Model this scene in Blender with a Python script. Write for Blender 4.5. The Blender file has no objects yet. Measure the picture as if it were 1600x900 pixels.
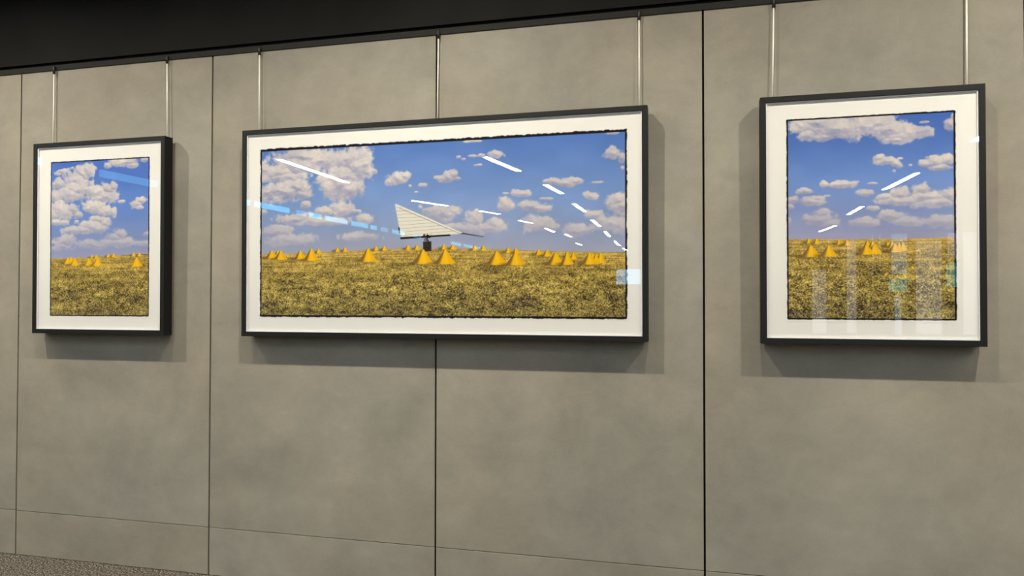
import bpy, bmesh, math, random
import numpy as np
from mathutils import Matrix, Vector

# ------------------------------------------------------------------ scene
scene = bpy.context.scene
COL = scene.collection
scene.view_settings.view_transform = 'Standard'
scene.view_settings.look = 'None'
scene.view_settings.gamma = 1.0
scene.view_settings.use_curve_mapping = False
scene.view_settings.exposure = 0.0
random.seed(4)

EYE = 1.3655            # height of the lens above the carpet
def Z(z):               # heights measured from the lens -> heights above the carpet
    return z + EYE

CEIL = Z(2.05)
RAIL_BOTTOM, RAIL_TOP = Z(1.240), Z(1.268)
FASCIA_BOTTOM = Z(1.285)
FRAME_BOTTOM = Z(-0.168)
FRAME_H = 0.999
DEPTH = 0.075           # front of the frames, measured from the wall
TILT = 0.006            # the pictures hang with their tops slightly forward

# ------------------------------------------------------------------ mesh helpers
def box_bm(bm, x0, x1, y0, y1, z0, z1):
    vs = [bm.verts.new(p) for p in ((x0,y0,z0),(x1,y0,z0),(x1,y1,z0),(x0,y1,z0),
                                    (x0,y0,z1),(x1,y0,z1),(x1,y1,z1),(x0,y1,z1))]
    for f in ((0,3,2,1),(4,5,6,7),(0,1,5,4),(1,2,6,5),(2,3,7,6),(3,0,4,7)):
        bm.faces.new([vs[i] for i in f])

def lathe_bm(bm, profile, segs=20, origin=(0,0,0), close=True):
    """surface of revolution about a vertical axis through origin; profile = [(radius, z)]"""
    ox, oy, oz = origin
    rings = []
    for r, z in profile:
        rings.append([bm.verts.new((ox + r*math.cos(2*math.pi*k/segs), oy + r*math.sin(2*math.pi*k/segs), oz + z)) for k in range(segs)])
    for a, b in zip(rings[:-1], rings[1:]):
        for k in range(segs):
            bm.faces.new((a[k], a[(k+1)%segs], b[(k+1)%segs], b[k]))
    if close:
        bm.faces.new(rings[0][::-1]); bm.faces.new(rings[-1])

def tube_bm(bm, pts, radius, segs=10):
    rings = []
    for i, p in enumerate(pts):
        p = Vector(p)
        t = (Vector(pts[min(i+1, len(pts)-1)]) - Vector(pts[max(i-1, 0)])).normalized()
        a = t.orthogonal().normalized() if i == 0 else (ref - t*ref.dot(t)).normalized()
        ref = a
        b = t.cross(a)
        rings.append([bm.verts.new(p + radius*(a*math.cos(2*math.pi*k/segs) + b*math.sin(2*math.pi*k/segs))) for k in range(segs)])
    for a, b in zip(rings[:-1], rings[1:]):
        for k in range(segs):
            bm.faces.new((a[k], a[(k+1)%segs], b[(k+1)%segs], b[k]))
    bm.faces.new(rings[0][::-1]); bm.faces.new(rings[-1])

def obj(name, bm, mat, parent=None, bevel=0.0, smooth=False):
    me = bpy.data.meshes.new(name)
    bmesh.ops.recalc_face_normals(bm, faces=bm.faces[:])
    bm.to_mesh(me); bm.free()
    o = bpy.data.objects.new(name, me)
    COL.objects.link(o)
    if mat: me.materials.append(mat)
    if parent: o.parent = parent
    if smooth:
        for p in me.polygons: p.use_smooth = True
    if bevel > 0:
        m = o.modifiers.new('bevel', 'BEVEL'); m.width = bevel; m.segments = 2; m.limit_method = 'ANGLE'
    return o

def thing(name, label, cat, loc=(0,0,0), rot=(0,0,0), group=None):
    o = bpy.data.objects.new(name, None)
    COL.objects.link(o)
    o.location = loc; o.rotation_euler = rot
    o.empty_display_size = 0.1
    o['label'] = label; o['category'] = cat
    if group: o['group'] = group
    return o

def struct(o, label=None):
    o['kind'] = 'structure'
    if label: o['label'] = label
    return o

# ------------------------------------------------------------------ materials
def new_mat(name):
    m = bpy.data.materials.new(name); m.use_nodes = True
    nt = m.node_tree; nt.nodes.clear()
    return m, nt, nt.nodes, nt.links

def principled(name, color, rough=0.5, metal=0.0, noise=0.0, nscale=40.0, bump=0.0, spec=0.5):
    m, nt, N, L = new_mat(name)
    out = N.new('ShaderNodeOutputMaterial'); p = N.new('ShaderNodeBsdfPrincipled')
    L.new(p.outputs[0], out.inputs[0])
    p.inputs['Base Color'].default_value = (*color, 1)
    p.inputs['Roughness'].default_value = rough
    p.inputs['Metallic'].default_value = metal
    p.inputs['Specular IOR Level'].default_value = spec
    if noise > 0 or bump > 0:
        tc = N.new('ShaderNodeTexCoord'); nz = N.new('ShaderNodeTexNoise')
        nz.inputs['Scale'].default_value = nscale; nz.inputs['Detail'].default_value = 5
        L.new(tc.outputs['Object'], nz.inputs['Vector'])
        if noise > 0:
            r = N.new('ShaderNodeValToRGB')
            r.color_ramp.elements[0].position = 0.3; r.color_ramp.elements[1].position = 0.7
            r.color_ramp.elements[0].color = (*[c*(1-noise) for c in color], 1)
            r.color_ramp.elements[1].color = (*[min(1, c*(1+noise)) for c in color], 1)
            L.new(nz.outputs['Fac'], r.inputs[0]); L.new(r.outputs[0], p.inputs['Base Color'])
        if bump > 0:
            b = N.new('ShaderNodeBump'); b.inputs['Strength'].default_value = bump; b.inputs['Distance'].default_value = 0.002
            L.new(nz.outputs['Fac'], b.inputs['Height']); L.new(b.outputs[0], p.inputs['Normal'])
    return m

def panel_material():
    """cement-look porcelain wall panel: cloudy, trowelled, slightly streaky; every panel different"""
    m, nt, N, L = new_mat('cement_panel')
    out = N.new('ShaderNodeOutputMaterial'); p = N.new('ShaderNodeBsdfPrincipled'); L.new(p.outputs[0], out.inputs[0])
    tc = N.new('ShaderNodeTexCoord'); oi = N.new('ShaderNodeObjectInfo')
    off = N.new('ShaderNodeVectorMath'); off.operation = 'SCALE'; off.inputs['Scale'].default_value = 37.0
    cmb = N.new('ShaderNodeCombineXYZ')
    for i in range(3): L.new(oi.outputs['Random'], cmb.inputs[i])
    L.new(cmb.outputs[0], off.inputs[0])
    add = N.new('ShaderNodeVectorMath'); add.operation = 'ADD'
    L.new(tc.outputs['Object'], add.inputs[0]); L.new(off.outputs[0], add.inputs[1])
    def noise(scale, detail, rough, sx=1.0, sz=1.0, dist=0.0):
        mp = N.new('ShaderNodeMapping'); mp.inputs['Scale'].default_value = (sx, 1, sz)
        L.new(add.outputs[0], mp.inputs[0])
        n = N.new('ShaderNodeTexNoise'); n.inputs['Scale'].default_value = scale
        n.inputs['Detail'].default_value = detail; n.inputs['Roughness'].default_value = rough
        n.inputs['Distortion'].default_value = dist
        L.new(mp.outputs[0], n.inputs['Vector']); return n
    def ramp(src, p0, p1, c0, c1):
        r = N.new('ShaderNodeValToRGB'); e = r.color_ramp.elements
        e[0].position = p0; e[1].position = p1; e[0].color = (*c0, 1); e[1].color = (*c1, 1)
        L.new(src, r.inputs[0]); return r
    big = noise(1.7, 6, 0.62, dist=0.4)
    base = ramp(big.outputs['Fac'], 0.32, 0.70, (0.214, 0.199, 0.163), (0.296, 0.271, 0.221))
    hue = noise(1.1, 3, 0.5)
    hr = ramp(hue.outputs['Fac'], 0.35, 0.65, (1.035, 0.99, 0.955), (0.988, 1.0, 1.012))
    mul = N.new('ShaderNodeMix'); mul.data_type = 'RGBA'; mul.blend_type = 'MULTIPLY'; mul.inputs['Factor'].default_value = 1
    L.new(base.outputs[0], mul.inputs['A']); L.new(hr.outputs[0], mul.inputs['B'])
    streak = noise(7.0, 6, 0.68, sx=0.85, sz=1.25, dist=0.3)
    sr = ramp(streak.outputs['Fac'], 0.3, 0.7, (0.91, 0.91, 0.915), (1.09, 1.09, 1.085))
    mul2 = N.new('ShaderNodeMix'); mul2.data_type = 'RGBA'; mul2.blend_type = 'MULTIPLY'; mul2.inputs['Factor'].default_value = 1
    L.new(mul.outputs['Result'], mul2.inputs['A']); L.new(sr.outputs[0], mul2.inputs['B'])
    fine = noise(150.0, 4, 0.7)
    fr = ramp(fine.outputs['Fac'], 0.3, 0.7, (0.955, 0.955, 0.955), (1.045, 1.045, 1.045))
    mul3 = N.new('ShaderNodeMix'); mul3.data_type = 'RGBA'; mul3.blend_type = 'MULTIPLY'; mul3.inputs['Factor'].default_value = 1
    L.new(mul2.outputs['Result'], mul3.inputs['A']); L.new(fr.outputs[0], mul3.inputs['B'])
    L.new(mul3.outputs['Result'], p.inputs['Base Color'])
    p.inputs['Roughness'].default_value = 0.62
    p.inputs['Specular IOR Level'].default_value = 0.3
    b = N.new('ShaderNodeBump'); b.inputs['Strength'].default_value = 0.06; b.inputs['Distance'].default_value = 0.002
    L.new(fine.outputs['Fac'], b.inputs['Height']); L.new(b.outputs[0], p.inputs['Normal'])
    return m

def carpet_material():
    m, nt, N, L = new_mat('carpet')
    out = N.new('ShaderNodeOutputMaterial'); p = N.new('ShaderNodeBsdfPrincipled'); L.new(p.outputs[0], out.inputs[0])
    tc = N.new('ShaderNodeTexCoord')
    n1 = N.new('ShaderNodeTexNoise'); n1.inputs['Scale'].default_value = 115; n1.inputs['Detail'].default_value = 4; n1.inputs['Roughness'].default_value = 0.75
    L.new(tc.outputs['Object'], n1.inputs['Vector'])
    r = N.new('ShaderNodeValToRGB'); e = r.color_ramp.elements
    e[0].position = 0.42; e[0].color = (0.016, 0.0138, 0.0112, 1)
    e[1].position = 0.66; e[1].color = (0.52, 0.46, 0.38, 1)
    a = e.new(0.52); a.color = (0.085, 0.073, 0.059, 1)
    L.new(n1.outputs['Fac'], r.inputs[0]); L.new(r.outputs[0], p.inputs['Base Color'])
    p.inputs['Roughness'].default_value = 0.95; p.inputs['Specular IOR Level'].default_value = 0.1
    b = N.new('ShaderNodeBump'); b.inputs['Strength'].default_value = 0.9; b.inputs['Distance'].default_value = 0.006
    L.new(n1.outputs['Fac'], b.inputs['Height']); L.new(b.outputs[0], p.inputs['Normal'])
    return m

def glass_material(name, tint=(1,1,1), r0=0.042):
    """thin clear sheet: transmits straight through, mirrors by Schlick's law on both faces"""
    m, nt, N, L = new_mat(name)
    out = N.new('ShaderNodeOutputMaterial')
    t = N.new('ShaderNodeBsdfTransparent'); t.inputs[0].default_value = (*tint, 1)
    g = N.new('ShaderNodeBsdfGlossy'); g.inputs['Roughness'].default_value = 0.0
    lw = N.new('ShaderNodeLayerWeight'); lw.inputs['Blend'].default_value = 0.5
    pw = N.new('ShaderNodeMath'); pw.operation = 'POWER'; pw.inputs[1].default_value = 5
    L.new(lw.outputs['Facing'], pw.inputs[0])
    ma = N.new('ShaderNodeMath'); ma.operation = 'MULTIPLY_ADD'; ma.inputs[1].default_value = 1-r0; ma.inputs[2].default_value = r0
    L.new(pw.outputs[0], ma.inputs[0])
    mx = N.new('ShaderNodeMixShader')
    L.new(ma.outputs[0], mx.inputs[0]); L.new(t.outputs[0], mx.inputs[1]); L.new(g.outputs[0], mx.inputs[2])
    L.new(mx.outputs[0], out.inputs[0])
    return m

def emission_material(name, color, strength):
    m, nt, N, L = new_mat(name)
    out = N.new('ShaderNodeOutputMaterial'); e = N.new('ShaderNodeEmission')
    e.inputs[0].default_value = (*color, 1); e.inputs[1].default_value = strength
    L.new(e.outputs[0], out.inputs[0]); return m

def print_material():
    """inkjet print: the picture is laid down as ink colour on the sheet"""
    m, nt, N, L = new_mat('photo_ink')
    out = N.new('ShaderNodeOutputMaterial'); p = N.new('ShaderNodeBsdfPrincipled'); L.new(p.outputs[0], out.inputs[0])
    a = N.new('ShaderNodeAttribute'); a.attribute_name = 'ink'
    L.new(a.outputs['Color'], p.inputs['Base Color'])
    p.inputs['Roughness'].default_value = 0.8; p.inputs['Specular IOR Level'].default_value = 0.1
    return m

M_PANEL = panel_material()
M_CARPET = carpet_material()
M_FASCIA = principled('black_fascia', (0.0085, 0.0080, 0.0071), 0.75, noise=0.25, nscale=3.0, spec=0.15)
M_JOINT = principled('dark_joint', (0.012, 0.011, 0.010), 0.9, spec=0.05)
M_RAIL = principled('charcoal_rail', (0.023, 0.0225, 0.0195), 0.75, noise=0.1, nscale=60, spec=0.15)
M_FRAME = principled('black_wood', (0.0064, 0.0064, 0.0060), 0.55, noise=0.12, nscale=90, spec=0.25)
M_BACK = principled('black_backing', (0.008, 0.008, 0.008), 0.85, noise=0.1, nscale=30, spec=0.1)
M_PAPER = principled('white_paper', (0.765, 0.745, 0.705), 0.9, noise=0.01, nscale=300, spec=0.1)
M_SPACER = principled('white_spacer', (0.82, 0.82, 0.83), 0.7, noise=0.01, nscale=100, spec=0.2)
M_STEEL = principled('brushed_steel', (0.93, 0.89, 0.79), 0.28, metal=0.05, noise=0.05, nscale=400)
M_HOOK = principled('dark_hook', (0.024, 0.023, 0.023), 0.45, metal=0.2, noise=0.1, nscale=200)
M_CEIL = principled('dark_ceiling', (0.06, 0.06, 0.06), 0.9, noise=0.1, nscale=5, spec=0.1)
M_ROOM = principled('grey_plaster', (0.10, 0.095, 0.085), 0.9, noise=0.08, nscale=3, spec=0.1)
M_MULLION = principled('dark_mullion', (0.03, 0.03, 0.032), 0.4, noise=0.1, nscale=40)
M_GLASS = glass_material('picture_glass')
M_STRIP = emission_material('linear_diffuser', (0.88, 0.98, 1.06), 80.0)
M_LENS = emission_material('downlight_lens', (1.0, 0.93, 0.80), 40.0)
M_HOUSING = principled('white_housing', (0.6, 0.6, 0.58), 0.5, noise=0.03, nscale=60)
M_INK = print_material()

# ------------------------------------------------------------------ room shell
X0, X1 = -7.0, 10.2            # side walls
YF, YG, XS = -34.0, -23.5, 3.0   # far wall, glazed front, and the return between them

# back wall: dark backing with cement panels hung on it
bm = bmesh.new(); box_bm(bm, X0, X1, 0.012, 0.16, 0.0, CEIL)
wall_back = struct(obj('wall_back', bm, M_JOINT), 'long wall clad in grey cement panels with dark joints')
GAP, HGAP = 0.0085, 0.0028
SEAM = Z(-1.1286)
k = -6
while True:
    xa, xb = max(1.2*k, X0), min(1.2*(k+1), X1)
    if xa >= X1: break
    for za, zb in ((0.002, SEAM - HGAP/2), (SEAM + HGAP/2, RAIL_BOTTOM + 0.012)):
        bm = bmesh.new(); box_bm(bm, xa + GAP/2, xb - GAP/2, 0.0, 0.0118, za, zb)
        struct(obj('wall_panel', bm, M_PANEL, wall_back, bevel=0.0012))
    k += 1
bm = bmesh.new(); box_bm(bm, X0, X1, -0.004, 0.0118, FASCIA_BOTTOM, CEIL)
struct(obj('fascia', bm, M_FASCIA, wall_back), 'black painted band above the panels')
# picture rail
bm = bmesh.new()
box_bm(bm, X0, X1, -0.006, 0.0, RAIL_BOTTOM, RAIL_TOP)
struct(obj('trim_1', bm, M_RAIL, None, bevel=0.001), 'charcoal picture hanging rail along the top of the panels')

bm = bmesh.new(); box_bm(bm, X0-0.2, X1+0.2, YG-0.2, 0.16, -0.15, 0.0); box_bm(bm, X0-0.2, XS+0.2, YF-0.2, YG-0.2, -0.15, 0.0)
struct(obj('floor', bm, M_CARPET), 'speckled brown grey carpet')
bm = bmesh.new(); box_bm(bm, X0-0.2, X1+0.2, YG-0.2, 0.16, CEIL, CEIL+0.12); box_bm(bm, X0-0.2, XS+0.2, YF-0.2, YG-0.2, CEIL, CEIL+0.12)
struct(obj('ceiling', bm, M_CEIL), 'dark ceiling')

def holed_wall(name, axis, pos, thick, a0, a1, holes, mat):
    """wall in the plane axis=pos, spanning a0..a1, with real openings (a, b, z0, z1)"""
    As = sorted({a0, a1, *[h[0] for h in holes], *[h[1] for h in holes]})
    Zs = sorted({0.0, CEIL, *[h[2] for h in holes], *[h[3] for h in holes]})
    bm = bmesh.new()
    for i in range(len(As)-1):
        run = None
        for j in range(len(Zs)-1):
            ca, cz = (As[i]+As[i+1])/2, (Zs[j]+Zs[j+1])/2
            hole = any(h[0] < ca < h[1] and h[2] < cz < h[3] for h in holes)
            if not hole and run is None: run = Zs[j]
            if run is not None and (hole or j == len(Zs)-2):
                top = Zs[j] if hole else Zs[j+1]
                lo, hi = min(pos, pos+thick), max(pos, pos+thick)
                if axis == 'y': box_bm(bm, As[i], As[i+1], lo, hi, run, top)
                else: box_bm(bm, lo, hi, As[i], As[i+1], run, top)
                run = None
    return struct(obj(name, bm, mat))

WCOUNT = [0]
def window(axis, pos, thick, a, b, z0, z1, tint, fr=0.025, hd=0.03):
    """a fixed light in its opening: frame and one pane"""
    WCOUNT[0] += 1
    mid = pos + thick/2
    bm = bmesh.new()
    for (p0, p1, q0, q1) in ((a, b, z0, z0+fr), (a, b, z1-fr, z1), (a, a+fr, z0+fr, z1-fr), (b-fr, b, z0+fr, z1-fr)):
        if axis == 'y': box_bm(bm, p0, p1, mid-hd, mid+hd, q0, q1)
        else: box_bm(bm, mid-hd, mid+hd, p0, p1, q0, q1)
    f = struct(obj('window_%d' % WCOUNT[0], bm, M_MULLION))
    bm = bmesh.new()
    if axis == 'y': box_bm(bm, a+fr, b-fr, mid-0.004, mid+0.004, z0+fr, z1-fr)
    else: box_bm(bm, mid-0.004, mid+0.004, a+fr, b-fr, z0+fr, z1-fr)
    tint = tuple(math.sqrt(c) for c in tint)      # the light crosses both faces
    key = 'pane_%0.2f_%0.2f_%0.2f' % tint
    mt = bpy.data.materials.get(key) or glass_material(key, tint)
    struct(obj('pane', bm, mt, f))

# clerestory windows high on the left wall
CLER = [(-4.45,-4.65),(-5.55,-6.75),(-7.65,-9.20),(-9.28,-10.57),(-10.77,-11.21),(-11.29,-11.9),(-11.99,-13.14),(-13.28,-14.27),(-14.35,-14.81),
        (-14.97,-15.51),(-15.72,-16.67),(-17.2,-17.97),(-20.63,-21.8),(-21.95,-23.17),(-23.33,-24.15)]
CL0, CL1 = Z(1.675), Z(1.80)
holes = [(b, a, CL0, CL1) for a, b in CLER]
holed_wall('wall_left', 'x', X0, -0.03, YF, 0.0, holes, M_ROOM)
for i, (a, b) in enumerate(CLER):
    window('x', X0, -0.03, b, a, CL0, CL1, (0.40, 0.42, 0.42) if i == 1 else (0.45, 1.0, 1.0) if i not in (4, 9, 11) else (0.55, 0.6, 0.65), 0.006, 0.012)

# far wall with one small window
FW = [(-2.99, -1.74, Z(0.44), Z(1.24), (0.9, 0.7, 0.75))]
holed_wall('wall_front', 'y', YF, -0.2, X0, XS, [h[:4] for h in FW], M_ROOM)
for h in FW: window('y', YF, -0.2, *h)
bm = bmesh.new(); box_bm(bm, XS, XS+0.2, YF, YG, 0, CEIL)
struct(obj('wall_side', bm, M_ROOM))
bm = bmesh.new(); box_bm(bm, X1, X1+0.2, YG-0.2, 0.0, 0, CEIL)
struct(obj('wall_right', bm, M_ROOM))
# glazed front of the lobby
GW = [
    (4.745, 5.245, 0.02, 2.199, (0.8, 0.27, 0.19)),
    (5.822, 6.175, 0.02, 3.144, (0.8, 0.27, 0.19)),
    (6.605, 6.701, 1.97, 3.345, (0.8, 0.27, 0.19)),
    (6.817, 6.914, 2.179, 3.345, (0.8, 0.27, 0.19)),
    (7.182, 7.714, 1.966, 3.345, (0.45, 0.28, 0.24)),
    (7.096, 7.705, 1.401, 1.883, (0.15, 0.36, 0.22)),
    (7.266, 7.532, 0.02, 1.317, (0.45, 0.28, 0.24)),
    (7.9, 8.722, 0.02, 3.104, (0.8, 0.27, 0.19)),
    (8.838, 9.206, 2.468, 3.345, (0.8, 0.27, 0.19)),
    (8.792, 9.197, 1.542, 2.365, (0.15, 0.36, 0.22)),
    (9.279, 9.717, 0.02, 3.345, (0.8, 0.27, 0.19))]
holed_wall('wall_lobby', 'y', YG, -0.2, XS+0.2, X1, [h[:4] for h in GW], M_ROOM)
for h in GW: window('y', YG, -0.2, *h)

# ------------------------------------------------------------------ lamps
SMALL = ['first', 'second', 'third', 'fourth', 'fifth', 'sixth', 'seventh', 'eighth', 'ninth', 'tenth', 'eleventh', 'twelfth', 'thirteenth', 'fourteenth']
def downlight(x, i, power):
    t = thing('ceiling_downlight', 'round ceiling downlight washing the panelled wall, %s from the left wall' % SMALL[i], 'ceiling light', (x, -1.22, CEIL), group='downlights along the panelled wall')
    bm = bmesh.new()
    lathe_bm(bm, [(0.040, -0.052), (0.055, -0.052), (0.055, 0.0), (0.040, 0.0), (0.040, -0.052)], 24, close=False)
    obj('housing', bm, M_HOUSING, t, smooth=False)
    bm = bmesh.new(); lathe_bm(bm, [(0.039, -0.030), (0.039, -0.026)], 24)
    obj('lens', bm, M_LENS, t)
    li = bpy.data.lights.new('downlight_lamp', 'AREA'); li.shape = 'DISK'; li.size = 0.075
    li.energy = P_DOWN*power; li.spread = math.radians(148); li.color = (1.0, 0.925, 0.765)
    lo = bpy.data.objects.new('lamp', li); COL.objects.link(lo); lo.parent = t; lo.location = (0, 0, -0.0535)
    return t
P_DOWN = 33.0
i = 0
for k in range(-5, 8):
    downlight(1.28*k, i, 1.35 if k % 2 == 0 else 0.65); i += 1      # every other lamp is dimmed

STRIPS = [
    ('a', (-4.9, -2.6), (-4.9, -4.6)),
    ('a', (-4.906, -6.756), (-5.002, -9.132)),
    ('a', (-4.85, -11.874), (-4.444, -12.962)),
    ('a', (-4.033, -14.175), (-3.777, -15.006)),
    ('a', (-3.691, -16.755), (-3.518, -17.583)),
    ('a', (-3.473, -19.34), (-3.505, -20.834)),
    ('a', (-3.307, -21.859), (-3.337, -23.052)),
    ('a', (-3.669, -26.311), (-3.692, -27.757)),
    ('b', (-1.8, -2.4), (-1.8, -3.9)),
    ('b', (-1.887, -7.346), (-1.708, -8.701)),
    ('b', (-1.602, -10.296), (-1.533, -11.595)),
    ('b', (-1.584, -13.362), (-1.59, -14.993)),
    ('b', (-1.722, -17.113), (-1.782, -19.125)),
    ('b', (-1.87, -21.029), (-1.975, -23.281)),
    ('b', (-2.083, -25.619), (-2.186, -28.409)),
    ('b', (-2.243, -30.259), (-2.225, -31.812)),
    ('c', (4.6, -2.3), (4.6, -4.0)),
    ('c', (4.701, -5.6), (4.678, -7.924)),
    ('c', (4.688, -10.621), (4.625, -12.685)),
    ('c', (4.798, -15.618), (4.833, -17.535)),
    ('c', (5.054, -20.807), (4.93, -22.935)),
    ('d', (1.4, -3.9), (1.4, -5.4)),
    ('d', (1.4, -7.1), (1.4, -8.6)),
    ('d', (1.4, -10.3), (1.4, -11.8)),
    ('d', (1.4, -13.5), (1.4, -15.0)),
    ('d', (1.4, -16.7), (1.4, -18.2)),
    ('d', (1.4, -19.9), (1.4, -21.4))]
ROWS = {'a': 'left of the wide picture', 'b': 'facing the wide picture', 'c': 'beyond the right picture', 'd': 'between wide and right pictures'}
count = {'a': 0, 'b': 0, 'c': 0, 'd': 0}
for row, (xa, ya), (xb, yb) in STRIPS:
    ln = math.hypot(xb-xa, yb-ya); ang = math.atan2(yb-ya, xb-xa)
    lab = 'white linear ceiling lamp, %s from the panelled wall, row %s' % (SMALL[count[row]], ROWS[row])
    count[row] += 1
    t = thing('linear_lamp', lab, 'ceiling light', ((xa+xb)/2, (ya+yb)/2, CEIL), (0, 0, ang), 'linear lamps on the ceiling')
    bm = bmesh.new(); box_bm(bm, -ln/2-0.01, ln/2+0.01, -0.055, 0.055, -0.012, 0.0)
    obj('housing', bm, M_HOUSING, t)
    bm = bmesh.new(); box_bm(bm, -ln/2, ln/2, -0.045, 0.045, -0.020, -0.012)
    obj('diffuser', bm, M_STRIP, t)

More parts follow.
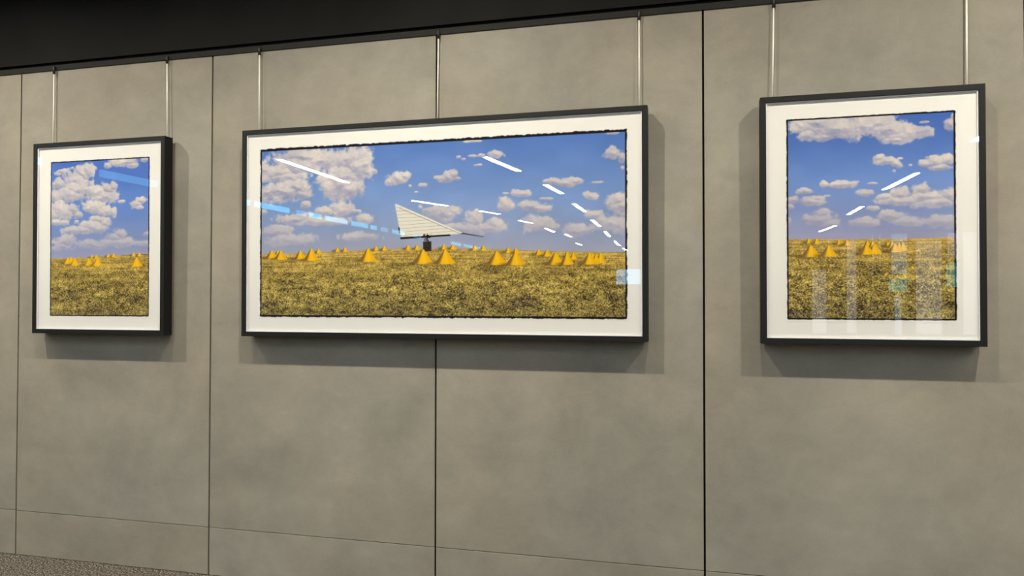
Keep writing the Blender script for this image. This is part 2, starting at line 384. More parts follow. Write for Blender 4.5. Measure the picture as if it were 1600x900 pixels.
# ------------------------------------------------------------------ the prints
CLOUDS = {
    'L': [(-0.1579, 0.804, 0.0731, 0.0468), (-0.1176, 0.8257, 0.0646, 0.0434), (-0.0735, 0.8439, 0.0562, 0.0366), (-0.0415, 0.8524, 0.032, 0.0166), (-0.2597, 0.7778, 0.0452, 0.0336), (-0.1373, 0.7631, 0.1053, 0.0601), (-0.0165, 0.7288, 0.0877, 0.0364), (0.0626, 0.7524, 0.0552, 0.033), (0.094, 0.7611, 0.0275, 0.0263), (0.0432, 0.7102, 0.0712, 0.0396), (-0.1775, 0.7278, 0.0976, 0.0435), (-0.2798, 0.7146, 0.0412, 0.0337), (-0.016, 0.6593, 0.0797, 0.0397), (0.0438, 0.6311, 0.0474, 0.033), (0.095, 0.623, 0.0236, 0.0263), (-0.0558, 0.6506, 0.04, 0.0265), (0.0005, 0.596, 0.0556, 0.0198), (-0.238, 0.6393, 0.0902, 0.047), (-0.1769, 0.6509, 0.0488, 0.0368), (-0.136, 0.6197, 0.0324, 0.0267), (-0.2662, 0.5796, 0.0329, 0.0168), (-0.217, 0.5817, 0.0245, 0.0168), (-0.1357, 0.5797, 0.0162, 0.01), (-0.2316, 0.8473, 0.0369, 0.0134), (-0.2603, 0.835, 0.0247, 0.0135), (0.1416, 0.6806, 0.0273, 0.0098), (0.2348, 0.6613, 0.0347, 0.0228), (0.2616, 0.68, 0.0307, 0.0195), (0.2503, 0.6446, 0.0269, 0.013), (0.1596, 0.8798, 0.0935, 0.0229), (0.1986, 0.8616, 0.0465, 0.0163), (0.2793, 0.884, 0.0268, 0.013), (0.0617, 0.8645, 0.0237, 0.0165), (-0.1759, 0.5373, 0.061, 0.0234), (-0.0151, 0.5501, 0.0876, 0.0364), (0.0442, 0.5718, 0.0395, 0.0297), (-0.0949, 0.5321, 0.1207, 0.0233), (0.1233, 0.5141, 0.0391, 0.036), (0.0961, 0.4917, 0.0549, 0.0263), (-0.2161, 0.4779, 0.0899, 0.0335), (-0.2363, 0.4515, 0.0737, 0.0268), (-0.0143, 0.4609, 0.1274, 0.0264), (0.1432, 0.4646, 0.078, 0.0294), (0.2747, 0.4589, 0.0613, 0.0162), (0.2935, 0.5071, 0.0191, 0.0113)],
    'M': [(-0.6434, 0.8638, 0.1527, 0.0367), (-0.559, 0.8324, 0.1341, 0.0547), (-0.4097, 0.8375, 0.1051, 0.0602), (-0.3605, 0.7933, 0.0652, 0.0659), (-0.6943, 0.8202, 0.1367, 0.043), (-0.7801, 0.7931, 0.0968, 0.0494), (-0.8497, 0.8085, 0.0419, 0.0279), (-0.4259, 0.766, 0.1316, 0.0421), (-0.3215, 0.7677, 0.0486, 0.0239), (-0.2827, 0.772, 0.0258, 0.0119), (-0.4588, 0.7131, 0.1091, 0.0724), (-0.4093, 0.6872, 0.0656, 0.0481), (-0.357, 0.6943, 0.0326, 0.0449), (-0.5086, 0.7453, 0.0832, 0.0303), (-0.7628, 0.7677, 0.138, 0.0308), (-0.7625, 0.6938, 0.1242, 0.0462), (-0.6939, 0.7128, 0.0752, 0.046), (-0.6597, 0.681, 0.051, 0.0306), (-0.8318, 0.6901, 0.0696, 0.031), (-0.6426, 0.6285, 0.0271, 0.0183), (-0.442, 0.6071, 0.0659, 0.0361), (-0.5415, 0.595, 0.0468, 0.0212), (-0.3731, 0.5901, 0.0294, 0.009), (-0.6934, 0.5657, 0.1024, 0.0245), (-0.558, 0.5469, 0.1675, 0.0243), (-0.3274, 0.5499, 0.0454, 0.0239), (-0.779, 0.5033, 0.0967, 0.0308), (-0.7272, 0.4592, 0.1372, 0.0307), (-0.3597, 0.4701, 0.0977, 0.0239), (-0.8593, 0.5981, 0.021, 0.0155), (-0.1676, 0.7287, 0.0507, 0.0295), (-0.1265, 0.7477, 0.0315, 0.0236), (-0.2057, 0.7184, 0.0255, 0.0178), (0.0814, 0.7333, 0.0397, 0.029), (0.0507, 0.7316, 0.0338, 0.0145), (0.1027, 0.744, 0.0274, 0.0261), (0.127, 0.7228, 0.0212, 0.0116), (-0.0388, 0.7002, 0.0218, 0.0117), (-0.1013, 0.6967, 0.0094, 0.0073), (-0.0699, 0.6691, 0.0094, 0.0059), (0.1331, 0.8179, 0.0121, 0.0087), (0.1543, 0.8082, 0.0121, 0.0072), (0.2025, 0.8204, 0.024, 0.0072), (0.2414, 0.8214, 0.0209, 0.0086), (0.3038, 0.8212, 0.0325, 0.02), (0.2264, 0.779, 0.0179, 0.0057), (0.1934, 0.887, 0.0391, 0.0072), (0.0448, 0.5604, 0.086, 0.0378), (0.0998, 0.5762, 0.0426, 0.0231), (-0.0511, 0.5953, 0.0109, 0.0146), (0.2085, 0.5444, 0.0479, 0.0316), (0.3067, 0.5075, 0.0443, 0.0285), (0.2623, 0.4944, 0.0892, 0.0286), (0.1725, 0.4965, 0.1205, 0.0288), (0.3567, 0.5886, 0.0322, 0.0369), (0.4614, 0.5882, 0.0692, 0.0253), (0.5102, 0.5783, 0.0515, 0.0168), (0.4238, 0.6458, 0.0493, 0.0169), (0.3509, 0.6484, 0.0147, 0.0057), (0.6295, 0.6887, 0.0675, 0.0223), (0.6688, 0.6927, 0.0447, 0.0166), (0.5759, 0.6908, 0.034, 0.0196), (0.5389, 0.695, 0.0171, 0.0084), (0.7548, 0.681, 0.0276, 0.0069), (0.7271, 0.6269, 0.0332, 0.0166), (0.5331, 0.6168, 0.0228, 0.0084), (0.8264, 0.8016, 0.0437, 0.0274), (0.8237, 0.8209, 0.0218, 0.0192), (0.8672, 0.7832, 0.019, 0.0301), (0.8671, 0.7395, 0.0081, 0.0082), (0.8478, 0.6036, 0.0543, 0.0301), (0.8748, 0.5672, 0.0595, 0.0409), (0.7491, 0.5435, 0.0414, 0.022), (0.5016, 0.5084, 0.0745, 0.0365), (0.5586, 0.493, 0.0398, 0.0223), (0.6796, 0.4763, 0.0725, 0.0304), (0.8312, 0.5002, 0.0899, 0.0355), (0.8239, 0.8895, 0.0355, 0.0069)],
    'R': [(-0.2049, 0.876, 0.0864, 0.0437), (-0.2244, 0.8359, 0.0337, 0.0258), (-0.1098, 0.8653, 0.1062, 0.051), (-0.0277, 0.8707, 0.0745, 0.0532), (0.0646, 0.8452, 0.0779, 0.0452), (0.1442, 0.8282, 0.0565, 0.0374), (0.1915, 0.8281, 0.0359, 0.0298), (-0.2628, 0.8716, 0.0315, 0.0284), (-0.1574, 0.8271, 0.0619, 0.0205), (0.0987, 0.8057, 0.0683, 0.0226), (0.0303, 0.8774, 0.0784, 0.0328), (0.2917, 0.8471, 0.022, 0.0247), (0.3029, 0.8736, 0.011, 0.0172), (0.2007, 0.8673, 0.0179, 0.0075), (0.0638, 0.7196, 0.0412, 0.0201), (0.041, 0.7332, 0.023, 0.0151), (0.0935, 0.7082, 0.0228, 0.0175), (0.1118, 0.7299, 0.0114, 0.005), (0.1479, 0.7008, 0.0068, 0.005), (0.0887, 0.6784, 0.0068, 0.0075), (0.2019, 0.7058, 0.0224, 0.0149), (0.2376, 0.7116, 0.0311, 0.0223), (0.2819, 0.7145, 0.0309, 0.0197), (0.2552, 0.6886, 0.0443, 0.0148), (-0.0875, 0.6375, 0.0587, 0.0153), (-0.1631, 0.6404, 0.0143, 0.0128), (0.0104, 0.6338, 0.0231, 0.0063), (-0.0107, 0.5967, 0.0301, 0.0151), (-0.2375, 0.6098, 0.0337, 0.0129), (-0.1515, 0.5914, 0.0142, 0.0064), (-0.2837, 0.5779, 0.0291, 0.0155), (-0.2233, 0.5682, 0.0649, 0.018), (-0.1969, 0.5802, 0.0335, 0.0154), (-0.2959, 0.5498, 0.017, 0.0103), (-0.1877, 0.5004, 0.0669, 0.0256), (-0.2333, 0.5016, 0.0241, 0.018), (-0.1709, 0.5179, 0.0286, 0.0205), (-0.1426, 0.4788, 0.0379, 0.0204), (-0.0183, 0.4858, 0.0603, 0.0202), (0.063, 0.579, 0.0343, 0.0151), (0.1087, 0.595, 0.0318, 0.025), (0.1877, 0.5996, 0.0381, 0.0273), (0.2032, 0.5718, 0.0671, 0.0248), (0.1199, 0.5646, 0.0816, 0.02), (0.2831, 0.5716, 0.0353, 0.0295), (0.2365, 0.546, 0.08, 0.0198), (0.0854, 0.5032, 0.0502, 0.0225), (0.1532, 0.4814, 0.0676, 0.0199), (0.0167, 0.5378, 0.0254, 0.0101), (0.2582, 0.4812, 0.0575, 0.0246), (-0.2986, 0.4956, 0.0122, 0.0155)],
}
CONES = {
    'L': [(-0.1706, 0.4003, 0.3736, 0.0183), (-0.1909, 0.3972, 0.3621, 0.0265), (-0.1462, 0.3933, 0.355, 0.0283), (-0.0378, 0.4083, 0.3885, 0.016), (-0.0119, 0.408, 0.3881, 0.0159), (-0.0577, 0.3921, 0.3523, 0.028), (-0.0039, 0.393, 0.3501, 0.0318), (0.0632, 0.4134, 0.3937, 0.0158), (0.0947, 0.4146, 0.3933, 0.0157), (0.2173, 0.4176, 0.3965, 0.0154), (0.2519, 0.4171, 0.396, 0.0154), (0.2348, 0.3914, 0.3442, 0.0366)],
    'M': [(-0.7821, 0.4157, 0.3895, 0.0173), (-0.8149, 0.4147, 0.3746, 0.0364), (-0.7665, 0.4139, 0.3693, 0.0362), (-0.566, 0.4197, 0.3955, 0.0201), (-0.6621, 0.4122, 0.3679, 0.0323), (-0.603, 0.4204, 0.3626, 0.0404), (-0.4678, 0.4226, 0.4015, 0.0182), (-0.4283, 0.4234, 0.4009, 0.0181), (-0.2707, 0.4267, 0.4044, 0.0177), (-0.2306, 0.4259, 0.4037, 0.0176), (-0.3109, 0.4155, 0.3544, 0.0452), (-0.1119, 0.4283, 0.4062, 0.0188), (-0.0681, 0.4289, 0.4055, 0.0187), (0.0611, 0.4295, 0.4049, 0.0184), (0.1044, 0.4287, 0.4042, 0.0198), (-0.0385, 0.4065, 0.3409, 0.0497), (0.0679, 0.4033, 0.3382, 0.0504), (0.2071, 0.4211, 0.3967, 0.0195), (0.2474, 0.4204, 0.3961, 0.0179), (0.3625, 0.4098, 0.3843, 0.019), (0.3975, 0.4078, 0.381, 0.0175), (0.3096, 0.3922, 0.3325, 0.0487), (0.3961, 0.3895, 0.3301, 0.0437), (0.5, 0.399, 0.371, 0.0201), (0.5372, 0.3956, 0.3663, 0.0228), (0.6283, 0.3872, 0.3608, 0.014), (0.653, 0.3827, 0.3522, 0.0182), (0.5755, 0.3811, 0.3295, 0.0411), (0.6263, 0.3831, 0.329, 0.0309), (0.7377, 0.3786, 0.3593, 0.011), (0.7708, 0.3781, 0.3342, 0.0234), (0.7515, 0.3743, 0.3303, 0.022), (0.7239, 0.3788, 0.3292, 0.036)],
    'R': [(-0.2228, 0.4243, 0.4038, 0.0156), (-0.1941, 0.4238, 0.4007, 0.0155), (-0.2158, 0.396, 0.3498, 0.0372), (-0.149, 0.3948, 0.3502, 0.0332), (-0.1111, 0.417, 0.3967, 0.0141), (-0.0817, 0.4151, 0.3923, 0.0164), (-0.0071, 0.4099, 0.3696, 0.0232), (0.0113, 0.407, 0.3743, 0.0208), (0.0182, 0.3968, 0.3579, 0.03), (-0.0107, 0.3948, 0.3558, 0.0324), (0.0665, 0.4047, 0.3834, 0.016), (0.0813, 0.4044, 0.3807, 0.0182), (0.12, 0.4024, 0.3688, 0.0181), (0.1063, 0.4015, 0.369, 0.0159), (0.0915, 0.398, 0.363, 0.0273)],
}
HORIZON = {
    'L': [(-0.2974, 0.392), (-0.0537, 0.396), (0.0653, 0.4003), (0.3056, 0.4066)],
    'M': [(-0.8689, 0.3969), (-0.6587, 0.3975), (-0.4086, 0.4051), (-0.2306, 0.4111), (0.051, 0.4094), (0.3508, 0.3987), (0.6655, 0.3852), (0.8744, 0.3792)],
    'R': [(-0.3014, 0.4218), (-0.0653, 0.4161), (0.0962, 0.4154), (0.2975, 0.4175)],
}
ANTENNA = {
    'tri': [(-0.1769, 0.6168), (-0.145, 0.4553), (0.0907, 0.4709), (0.1484, 0.474)],
    'edge': [(-0.1769, 0.6168), (-0.1705, 0.6181), (0.1544, 0.4753), (0.1423, 0.4727)],
    'under': [(-0.1513, 0.4643), (0.0907, 0.4723), (0.0938, 0.4656), (-0.1481, 0.4545)],
    'ped': [(-0.0385, 0.4421), (0.0018, 0.4422), (0.0018, 0.3986), (-0.0384, 0.3963)],
    'tail': [(0.1423, 0.4741), (0.1514, 0.4782), (0.2504, 0.4589), (0.2474, 0.4567)],
    'blob': [(-0.0385, 0.4693), (0.0233, 0.4709), (0.0202, 0.4637), (-0.0044, 0.4598), (-0.0075, 0.4482), (-0.0292, 0.4487), (-0.0199, 0.4601), (-0.0416, 0.462)],
    'notch': [(-0.1609, 0.5102), (-0.153, 0.5085), (-0.1513, 0.4834), (-0.1545, 0.4776)],
}

def srgb_lin(c):
    c = np.asarray(c, float)/255.0
    return np.where(c <= 0.04045, c/12.92, ((c+0.055)/1.055)**2.4)

def vnoise(x, y, seed):
    """smooth value noise in 0..1"""
    xi = np.floor(x).astype(np.int64); yi = np.floor(y).astype(np.int64)
    fx = x-xi; fy = y-yi
    fx = fx*fx*fx*(fx*(fx*6-15)+10); fy = fy*fy*fy*(fy*(fy*6-15)+10)
    def h(a, b):
        n = (a*374761393 + b*668265263 + seed*1442695041) & 0xFFFFFFFF
        n = ((n ^ (n >> 13))*1274126177) & 0xFFFFFFFF
        n = n ^ (n >> 16)
        return (n & 0xFFFFFF)/float(0xFFFFFF)
    a = h(xi, yi); b = h(xi+1, yi); c = h(xi, yi+1); d = h(xi+1, yi+1)
    return (a*(1-fx)+b*fx)*(1-fy) + (c*(1-fx)+d*fx)*fy

def fbm(x, y, seed, octaves=5, gain=0.5):
    s = np.zeros_like(x); amp = 1.0; tot = 0.0
    for o in range(octaves):
        s += amp*vnoise(x*(2**o)+o*17.3, y*(2**o)+o*9.1, seed+o); tot += amp; amp *= gain
    return s/tot

def billow(x, y, seed, octaves=4):
    s = np.zeros_like(x); amp = 1.0; tot = 0.0
    for o in range(octaves):
        s += amp*(1-np.abs(2*vnoise(x*(2**o)+o*5.7, y*(2**o)+o*3.3, seed+o)-1)); tot += amp; amp *= 0.55
    return s/tot

def sstep(a, b, x):
    t = np.clip((x-a)/(b-a), 0, 1); return t*t*(3-2*t)

def poly_mask(x, z, pts, soft):
    """anti-aliased mask of a convex polygon"""
    P = np.array(pts)
    if np.sum(P[:,0]*np.roll(P[:,1],-1)-np.roll(P[:,0],-1)*P[:,1]) < 0: P = P[::-1]
    d = np.full_like(x, 1e9)
    for (ax, az), (bx, bz) in zip(P, np.roll(P, -1, axis=0)):
        ln = math.hypot(bx-ax, bz-az) or 1e-9
        d = np.minimum(d, ((bx-ax)*(z-az)-(bz-az)*(x-ax))/ln)
    return np.clip(d/soft+0.5, 0, 1)

SKY_TOP = {'L': (80,112,182), 'M': (88,121,180), 'R': (70,102,168)}
SKY_MID = {'L': (106,138,196), 'M': (124,151,194), 'R': (114,143,196)}
SKY_LOW = {'L': (158,158,178), 'M': (164,164,176), 'R': (162,158,178)}
PAPER = (0.765, 0.745, 0.705)
GAIN = np.array((1.13, 1.09, 0.98))      # wall light falling on the prints, so that inks print at their photographed tone
VEIL = np.array((0.004, 0.004, 0.004))

def paint(key, x, z, img, soft, shape):
    """ink colours (as photographed, sRGB 0..255) at the points x, z of the sheet"""
    x0, x1, z0, z1 = img
    seed = {'L': 11, 'M': 23, 'R': 37}[key]
    hz = np.interp(x, *zip(*HORIZON[key]))
    t = np.clip((z-hz)/(z1-hz.mean()), 0, 1)
    top, mid, low = (np.array(d[key], float) for d in (SKY_TOP, SKY_MID, SKY_LOW))
    tt = t[:, None]
    col = np.where(tt > 0.5, mid+(top-mid)*((tt-0.5)/0.5), low+(mid-low)*np.clip(tt/0.5, 0, 1)**0.8)
    col = col + ((fbm(x*6, z*10, seed+90, 4)-0.5)*14)[:, None]
    # ---- clouds: domes roughened by billows, then lit like relief from the upper right
    wx = (fbm(x*16, z*16, seed, 5)-0.5); wz = (fbm(x*16+40, z*16+7, seed+5, 5)-0.5)
    bil = billow(x*15, z*18, seed+60, 5)
    fine = fbm(x*60, z*60, seed+70, 4)
    big = fbm(x*7, z*9, seed+80, 3)
    F = np.full_like(x, -9.0); B = np.full_like(x, -9.0)
    for (cx, cz, rx, rz) in CLOUDS[key]:
        rx *= 1.10; rz *= 1.12
        sel = np.where((np.abs(x-cx) < rx*1.9+0.02) & (np.abs(z-cz) < rz*1.9+0.02))[0]
        if len(sel) == 0: continue
        a = min(rx, 0.06); b = min(rz, 0.05)
        dx = (x[sel]-cx+wx[sel]*a*1.0)/rx; dz = (z[sel]-cz+wz[sel]*b*1.0)/rz
        dz = np.where(dz < 0, dz*1.12, dz)            # flat undersides
        f = 1-(np.abs(dx)**2.2+np.abs(dz)**2.2)**(1/2.2)
        hgt = np.where(f > -0.6, (f+0.25)*min(1.0, (rz/0.05))**0.6*0.045, -9)
        F[sel] = np.maximum(F[sel], f)
        B[sel] = np.maximum(B[sel], hgt)
    dens = sstep(-0.10, 0.30, F + 0.52*(fine-0.5) + 0.36*(bil-0.55))
    hf = (np.clip(B, -0.02, 1) + 0.015*(bil-0.5) + 0.003*(fine-0.5)).reshape(shape)
    hb = hf
    for n in range(5):
        p_ = np.pad(hb, 1, mode='edge')
        hb = (p_[:-2, 1:-1]+p_[2:, 1:-1]+p_[1:-1, :-2]+p_[1:-1, 2:]+2*p_[1:-1, 1:-1])/6
    step = abs(x[1]-x[0])
    gz_, gx_ = np.gradient(hb, step)
    lit_ = (-0.20*gx_-0.62*gz_+0.55)/np.sqrt(1+gx_**2+gz_**2)
    lum = np.clip(0.52*lit_.ravel()+0.22+0.38*(bil-0.55)+0.20*(fine-0.5)+0.55*(big-0.5), 0, 1)[:, None]
    shade = np.array((150,149,168)); midc = np.array((190,182,182)); lit = np.array((240,224,200))
    cc = np.where(lum < 0.45, shade+(midc-shade)*(lum/0.45), midc+(lit-midc)*((lum-0.45)/0.55))
    haze = np.clip(1-(z-hz)/0.20, 0, 1)[:, None]*0.60
    cc = cc*(1-haze)+np.array((176,170,180))*haze
    dens = dens[:, None]*(0.97-0.30*haze)
    col = col*(1-dens)+cc*dens
    # ---- grass
    depth = np.clip((hz-z)/(hz.mean()-z0), 0, 1)
    g0, g1, g2 = np.array((192,158,76)), np.array((162,137,65)), np.array((130,114,62))
    dd = depth[:, None]
    gc = np.where(dd < 0.3, g0+(g1-g0)*(dd/0.3), g1+(g2-g1)*((dd-0.3)/0.7))
    sc = 1/(0.12+depth)                       # blades shrink towards the horizon
    patch = fbm(x*7, z*26*np.sqrt(sc), seed+20, 4)-0.5
    blade = fbm(x*170, z*210, seed+30, 3, 0.9)-0.5
    blade2 = vnoise(x*330, z*380, seed+40)-0.5
    blade3 = vnoise(x*240+z*90, z*260, seed+45)-0.5
    tuft = fbm(x*34, z*60, seed+50, 3)-0.5
    con = (0.32+0.80*np.clip(depth*1.7, 0, 1))
    val = 1 + con*(0.95*blade+0.55*blade2+0.55*blade3+0.55*tuft) + 0.55*patch
    gc = gc*np.clip(val, 0.14, 1.8)[:, None]
    spk = sstep(0.78, 0.92, vnoise(x*280+5, z*300+9, seed+47))*con*0.55
    gc = gc*(1-spk[:, None])+np.array((226,212,150))*spk[:, None]
    drk = sstep(0.70, 0.90, vnoise(x*200+25, z*230+9, seed+48)+0.5*(-tuft))*con*0.6
    gc = gc*(1-drk[:, None])+np.array((52,38,30))*drk[:, None]
    gc = gc + (np.clip(-patch-0.08, 0, 1)*np.array(120.0)*depth)[:, None]*np.array((-0.05,-0.1,0.35))
    stripe = sstep(0.985, 1.0, 1-np.abs(z-hz+0.004)/0.2)[:, None]*0.5
    gc = gc*(1-stripe)+np.array((205,172,90))*stripe
    gm = np.clip((hz-z)/soft+0.5, 0, 1)[:, None]
    col = col*(1-gm)+gc*gm
    def lay(mask, c):
        nonlocal col
        mk = mask[:, None]; col = col*(1-mk)+np.asarray(c, float)*mk
    if key == 'M':
        lay(poly_mask(x, z, [(-0.34,0.4035),(-0.20,0.4042),(-0.20,0.4022),(-0.34,0.4020)], soft)*0.8, (84,66,30))
        lay(poly_mask(x, z, [(0.00,0.4035),(0.06,0.4042),(0.06,0.4022),(0.00,0.4020)], soft)*0.8, (84,66,30))
        A = ANTENNA
        lay(poly_mask(x, z, A['tri'], soft), (226,218,196))
        tri = poly_mask(x, z, A['tri'], soft)
        for n in range(9):                     # the seams of the white cladding
            zz = 0.601-0.0165*n
            line = zz + (x+0.18)*0.052*(n/8.0+0.2)
            lay(tri*np.clip(1-np.abs(z-line)/(soft*0.62), 0, 1)*0.75, (128,120,104))
        lay(poly_mask(x, z, A['edge'], soft), (232,226,206))
        (ax, az), (bx, bz) = A['tri'][0], A['tri'][3]
        ln = np.clip(1-np.abs(z-(az-0.009+(bz-az+0.006)*(x-ax)/(bx-ax)))/(soft*0.8), 0, 1)*((x > ax+0.02) & (x < bx))
        lay(ln, (78,72,58))
        lay(poly_mask(x, z, A['under'], soft), (24,22,20))
        lay(poly_mask(x, z, A['tail'], soft), (60,60,62))
        lay(poly_mask(x, z, A['notch'], soft), (40,38,34))
        stipple = (fbm(x*220, z*220, 5, 2) > 0.5).astype(float)
        blob = poly_mask(x, z, [(-0.055,0.4745),(0.045,0.4755),(0.03,0.464),(-0.005,0.457),(-0.012,0.444),(-0.034,0.444),(-0.036,0.458),(-0.055,0.462)], soft)
        lay(blob*stipple, (28,26,24))
        lay(poly_mask(x, z, [(-0.031,0.463),(-0.013,0.463),(-0.010,0.4425),(-0.034,0.4425)], soft)*np.clip(0.35+stipple, 0, 1), (30,28,26))
        pm = poly_mask(x, z, A['ped'], soft)
        lay(pm, (58,50,42)); lay(pm*(vnoise(x*200, z*200, 3) > 0.6)*0.6, (30,26,24))
        lay(pm*np.clip(1-np.abs(z-0.4425)/0.002, 0, 1), (150,140,120))
    if key == 'L':
        lay(poly_mask(x, z, [(0.14,0.4035),(0.298,0.407),(0.298,0.402),(0.14,0.4015)], soft)*0.7, (96,74,30))
    # ---- yellow cones with rounded feet, lit from the right
    for (cx, ct, cb, hw) in CONES[key]:
        h = ct-cb
        sel = np.where((np.abs(x-cx) < hw*2.2+0.01) & (z > cb-0.02) & (z < ct+0.01))[0]
        if len(sel) == 0: continue
        xs, zs = x[sel], z[sel]
        v = np.clip((ct-zs)/h, 0, 1.2)
        wid = hw*(0.10+0.90*v+0.08*v**4)
        base = cb - h*0.02 + h*0.07*((xs-cx)/hw)**2
        m = np.clip((wid-np.abs(xs-cx))/soft+0.5, 0, 1)*np.clip((zs-base)/soft+0.5, 0, 1)*np.clip((ct-zs)/soft+0.5, 0, 1)
        u = np.clip((xs-cx)/np.maximum(wid, 1e-4), -1, 1)
        yel = np.array((246,190,22)); ora = np.array((236,164,16)); sh = np.array({'L': (176,128,40), 'M': (134,98,48), 'R': (136,102,58)}[key])
        k1 = sstep(*{'L': (-0.95, -0.55), 'M': (-0.72, -0.28), 'R': (-0.66, -0.15)}[key], u)[:, None]
        k2 = sstep(0.0, 0.9, u)[:, None]
        cone = sh*(1-k1)+(yel*(1-k2*0.55)+ora*k2*0.55)*k1
        hl = np.exp(-((u-0.15)/0.16)**2)[:, None]*0.28
        cone = cone*(1-hl)+np.array((255,214,70))*hl
        # cast shade on the printed grass, printed as part of the picture
        sm = np.exp(-((zs-cb-0.004)/0.006)**2)*sstep(-2.1, -0.9, (xs-cx)/hw)*(xs < cx)*0.55
        c0 = col[sel]; c0 = c0*(1-sm[:, None])+np.array((70,56,24))*sm[:, None]
        col[sel] = c0*(1-m[:, None])+cone*m[:, None]
    return np.clip(col, 6, 252)

def print_mesh(key, parent, y, img, border, rough, step):
    """the sheet as a fine grid whose ink colour is computed from the picture above"""
    x0, x1, z0, z1 = img
    pad = 0.016
    nx = int((x1-x0+2*pad)/step)+1; nz = int((z1-z0+2*pad)/step)+1
    gx = np.linspace(x0-pad, x1+pad, nx); gz = np.linspace(z0-pad, z1+pad, nz)
    xx, zz = np.meshgrid(gx, gz); x = xx.ravel(); z = zz.ravel()
    soft = step*1.1
    rgb = srgb_lin(paint(key, x, z, img, soft, (nz, nx)))
    ink = np.clip((rgb-VEIL)/GAIN, 0.004, 0.95)
    # black sloppy border of the negative, then bare paper
    s = {'L': 3, 'M': 8, 'R': 5}[key]
    bl, br, bb, bt = border
    din = np.minimum(np.minimum(x-x0, x1-x), np.minimum(z-z0, z1-z))
    nz1 = fbm(x*60, z*60, s, 4)-0.5; nz2 = fbm(x*220, z*220, s+9, 2)-0.5
    e = rough*(nz1*2.0+nz2*0.8)
    r = 0.006
    px = np.maximum(np.maximum(x0-bl-x, x-x1-br), -1) ; pz = np.maximum(np.maximum(z0-bb-z, z-z1-bt), -1)
    qx = px+r; qz = pz+r
    dout = np.where((qx > 0) & (qz > 0), np.hypot(qx, qz)-r, np.maximum(px, pz)) + e
    inner = np.clip(din/soft+0.5, 0, 1)[:, None]
    black = np.clip(0.5-dout/(soft*1.2), 0, 1)[:, None]
    black = np.maximum(black, inner)
    paper = np.array(PAPER); ink_black = np.array((0.008, 0.006, 0.007))
    c = paper*(1-black)+ink_black*black
    c = c*(1-inner)+ink*inner
    # mesh
    co = np.empty((nx*nz, 3)); co[:, 0] = x; co[:, 1] = y; co[:, 2] = z
    idx = np.arange(nx*nz).reshape(nz, nx)
    q = np.stack([idx[:-1, :-1], idx[:-1, 1:], idx[1:, 1:], idx[1:, :-1]], axis=-1).reshape(-1, 4)
    me = bpy.data.meshes.new('photo_print')
    me.vertices.add(nx*nz); me.vertices.foreach_set('co', co.ravel())
    me.loops.add(q.size); me.loops.foreach_set('vertex_index', q.ravel().astype(np.int32))
    me.polygons.add(len(q)); me.polygons.foreach_set('loop_start', (np.arange(len(q))*4).astype(np.int32))
    me.update(calc_edges=True)
    at = me.attributes.new('ink', 'FLOAT_COLOR', 'POINT')
    at.data.foreach_set('color', np.concatenate([c, np.ones((len(c), 1))], axis=1).astype(np.float32).ravel())
    me.materials.append(M_INK)
    o = bpy.data.objects.new('photo_print', me); COL.objects.link(o); o.parent = parent
    return o

# ------------------------------------------------------------------ framed pictures
FACE = 0.0225
def frame_bar(bm, pts):
    """mitred bar: outline pts (4 corners in x,z) swept from the front to the back"""
    yf, yb = -DEPTH, -0.015
    f = [bm.verts.new((px, yf, pz)) for px, pz in pts]; b = [bm.verts.new((px, yb, pz)) for px, pz in pts]
    bm.faces.new(f); bm.faces.new(b[::-1])
    for i in range(4): bm.faces.new((f[i], b[i], b[(i+1)%4], f[(i+1)%4]))

def picture(key, xc, w, img, border, rough, step, label):
    t = thing('framed_photograph', label, 'picture', (xc, 0.0, FRAME_BOTTOM), (TILT, 0, 0), 'framed photographs hanging on the wall')
    h = FRAME_H; a = w/2; i = a-FACE; g = 0.0003
    bars = [[(-a,0),(a,0),(i-g,FACE),(-i+g,FACE)], [(-a,h),(-i+g,h-FACE),(i-g,h-FACE),(a,h)],
            [(-a,0+g),(-i,FACE+g),(-i,h-FACE-g),(-a,h-g)], [(a,0+g),(a,h-g),(i,h-FACE-g),(i,FACE+g)]]
    for pts in bars:
        bm = bmesh.new(); frame_bar(bm, pts)
        obj('frame_bar', bm, M_FRAME, t, bevel=0.0008)
    e = 0.0006
    # glazing just behind the lip
    bm = bmesh.new(); box_bm(bm, -i+e, i-e, -0.0726, -0.0702, FACE+e, h-FACE-e)
    obj('glass_pane', bm, M_GLASS, t)
    # white fillet that holds the glass off the sheet
    bm = bmesh.new()
    s = 0.0045
    for (p0, p1, q0, q1) in ((-i+e, i-e, FACE+e, FACE+s), (-i+e, i-e, h-FACE-s, h-FACE-e), (-i+e, -i+s, FACE+s, h-FACE-s), (i-s, i-e, FACE+s, h-FACE-s)):
        box_bm(bm, p0, p1, -0.0698, -0.0636, q0, q1)
    obj('spacer', bm, M_SPACER, t)
    bm = bmesh.new(); box_bm(bm, -i+e, i-e, -0.0630, -0.0600, FACE+e, h-FACE-e)
    obj('mat_board', bm, M_PAPER, t)
    bm = bmesh.new(); box_bm(bm, -i+e, i-e, -0.0595, -0.0190, FACE+e, h-FACE-e)
    box_bm(bm, -a+0.012, a-0.012, -0.0145, -0.0010, 0.0, h-0.03)
    obj('backing_board', bm, M_BACK, t)
    print_mesh(key, t, -0.0634, img, border, rough, step)
    return t

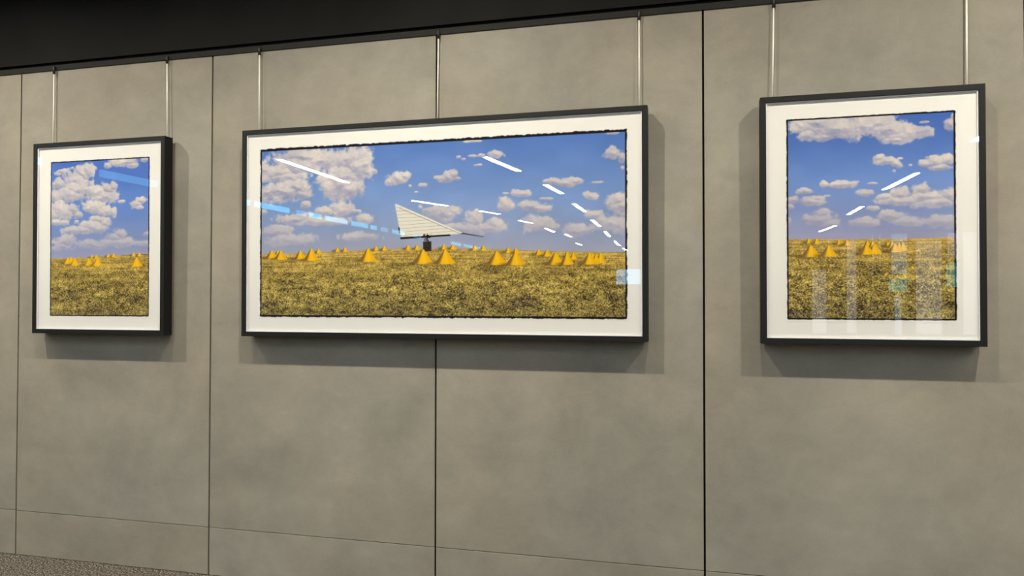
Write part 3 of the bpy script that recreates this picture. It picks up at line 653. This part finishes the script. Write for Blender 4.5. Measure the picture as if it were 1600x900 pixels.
picture('M', 0.0, 1.943, (-0.8693, 0.8767, 0.1041, 0.8928), (0.0085, 0.0085, 0.0100, 0.0125), 0.0040, 0.0019,
        'wide framed photograph of a white triangular antenna and yellow cones on grass')
picture('L', -1.821, 0.813, (-0.2980, 0.3037, 0.0973, 0.8942), (0.0058, 0.0058, 0.0062, 0.0060), 0.0015, 0.0016,
        'framed photograph with tall cumulus clouds, left of the wide picture')
picture('R', 1.830, 0.813, (-0.2987, 0.2996, 0.1050, 0.8989), (0.0068, 0.0075, 0.0070, 0.0068), 0.0018, 0.0015,
        'framed photograph with a cloud bank along its top, right of the wide picture')

# ------------------------------------------------------------------ hanging rods
RODS = [(-2.168, -2.165, 'above the left corner of the left picture', 'left'), (-1.458, -1.450, 'above the right corner of the left picture', 'left'),
        (-0.923, -0.920, 'above the left end of the wide picture', 'wide'), (0.014, 0.011, 'above the middle of the wide picture', 'wide'),
        (0.933, 0.933, 'above the right end of the wide picture', 'wide'), (1.484, 1.476, 'above the left corner of the right picture', 'right'),
        (2.196, 2.193, 'above the right corner of the right picture', 'right')]
for xt, xb, where, pic in RODS:
    t = thing('hanging_rod', 'thin steel picture hanging rod ' + where, 'picture hanger', (xt, 0, RAIL_BOTTOM), group='picture hanging rods')
    bm = bmesh.new()
    lathe_bm(bm, [(0.0040, -0.023), (0.0068, -0.022), (0.0068, 0.006), (0.0052, 0.018), (0.0030, 0.020)], 14, origin=(0, -0.0150, 0))
    obj('hook', bm, M_HOOK, t, smooth=True)
    bm = bmesh.new()
    zb = FRAME_BOTTOM+FRAME_H-0.035-RAIL_BOTTOM
    tube_bm(bm, [(0, -0.0150, -0.020), ((xb-xt)*0.4, -0.0160, zb*0.45), (xb-xt, -0.0178, zb)], 0.0031)
    obj('rod', bm, M_STEEL, t, smooth=True)

# ------------------------------------------------------------------ daylight outside
w = bpy.data.worlds.new('sky'); scene.world = w; w.use_nodes = True
nt = w.node_tree; nt.nodes.clear()
bg = nt.nodes.new('ShaderNodeBackground'); wo = nt.nodes.new('ShaderNodeOutputWorld')
bg.inputs[0].default_value = (0.22, 0.66, 1.0, 1); bg.inputs[1].default_value = 8.0
nt.links.new(bg.outputs[0], wo.inputs[0])

# ------------------------------------------------------------------ camera
cd = bpy.data.cameras.new('camera'); cam = bpy.data.objects.new('camera', cd); COL.objects.link(cam)
cd.sensor_width = 36.0; cd.lens = 36.0*1160/1600; cd.clip_start = 0.05; cd.clip_end = 200
r = Vector((0.96869931, 0.24823452, 0.00112306)); u = Vector((0.00350102, -0.01818562, 0.9998285)); f = Vector((-0.24821237, 0.96852925, 0.01848547))
mw = Matrix.Identity(4)
for n in range(3):
    mw[n][0] = r[n]; mw[n][1] = u[n]; mw[n][2] = -f[n]
mw[0][3], mw[1][3], mw[2][3] = 1.19338743, -3.23872028, EYE
cam.matrix_world = mw
scene.camera = cam
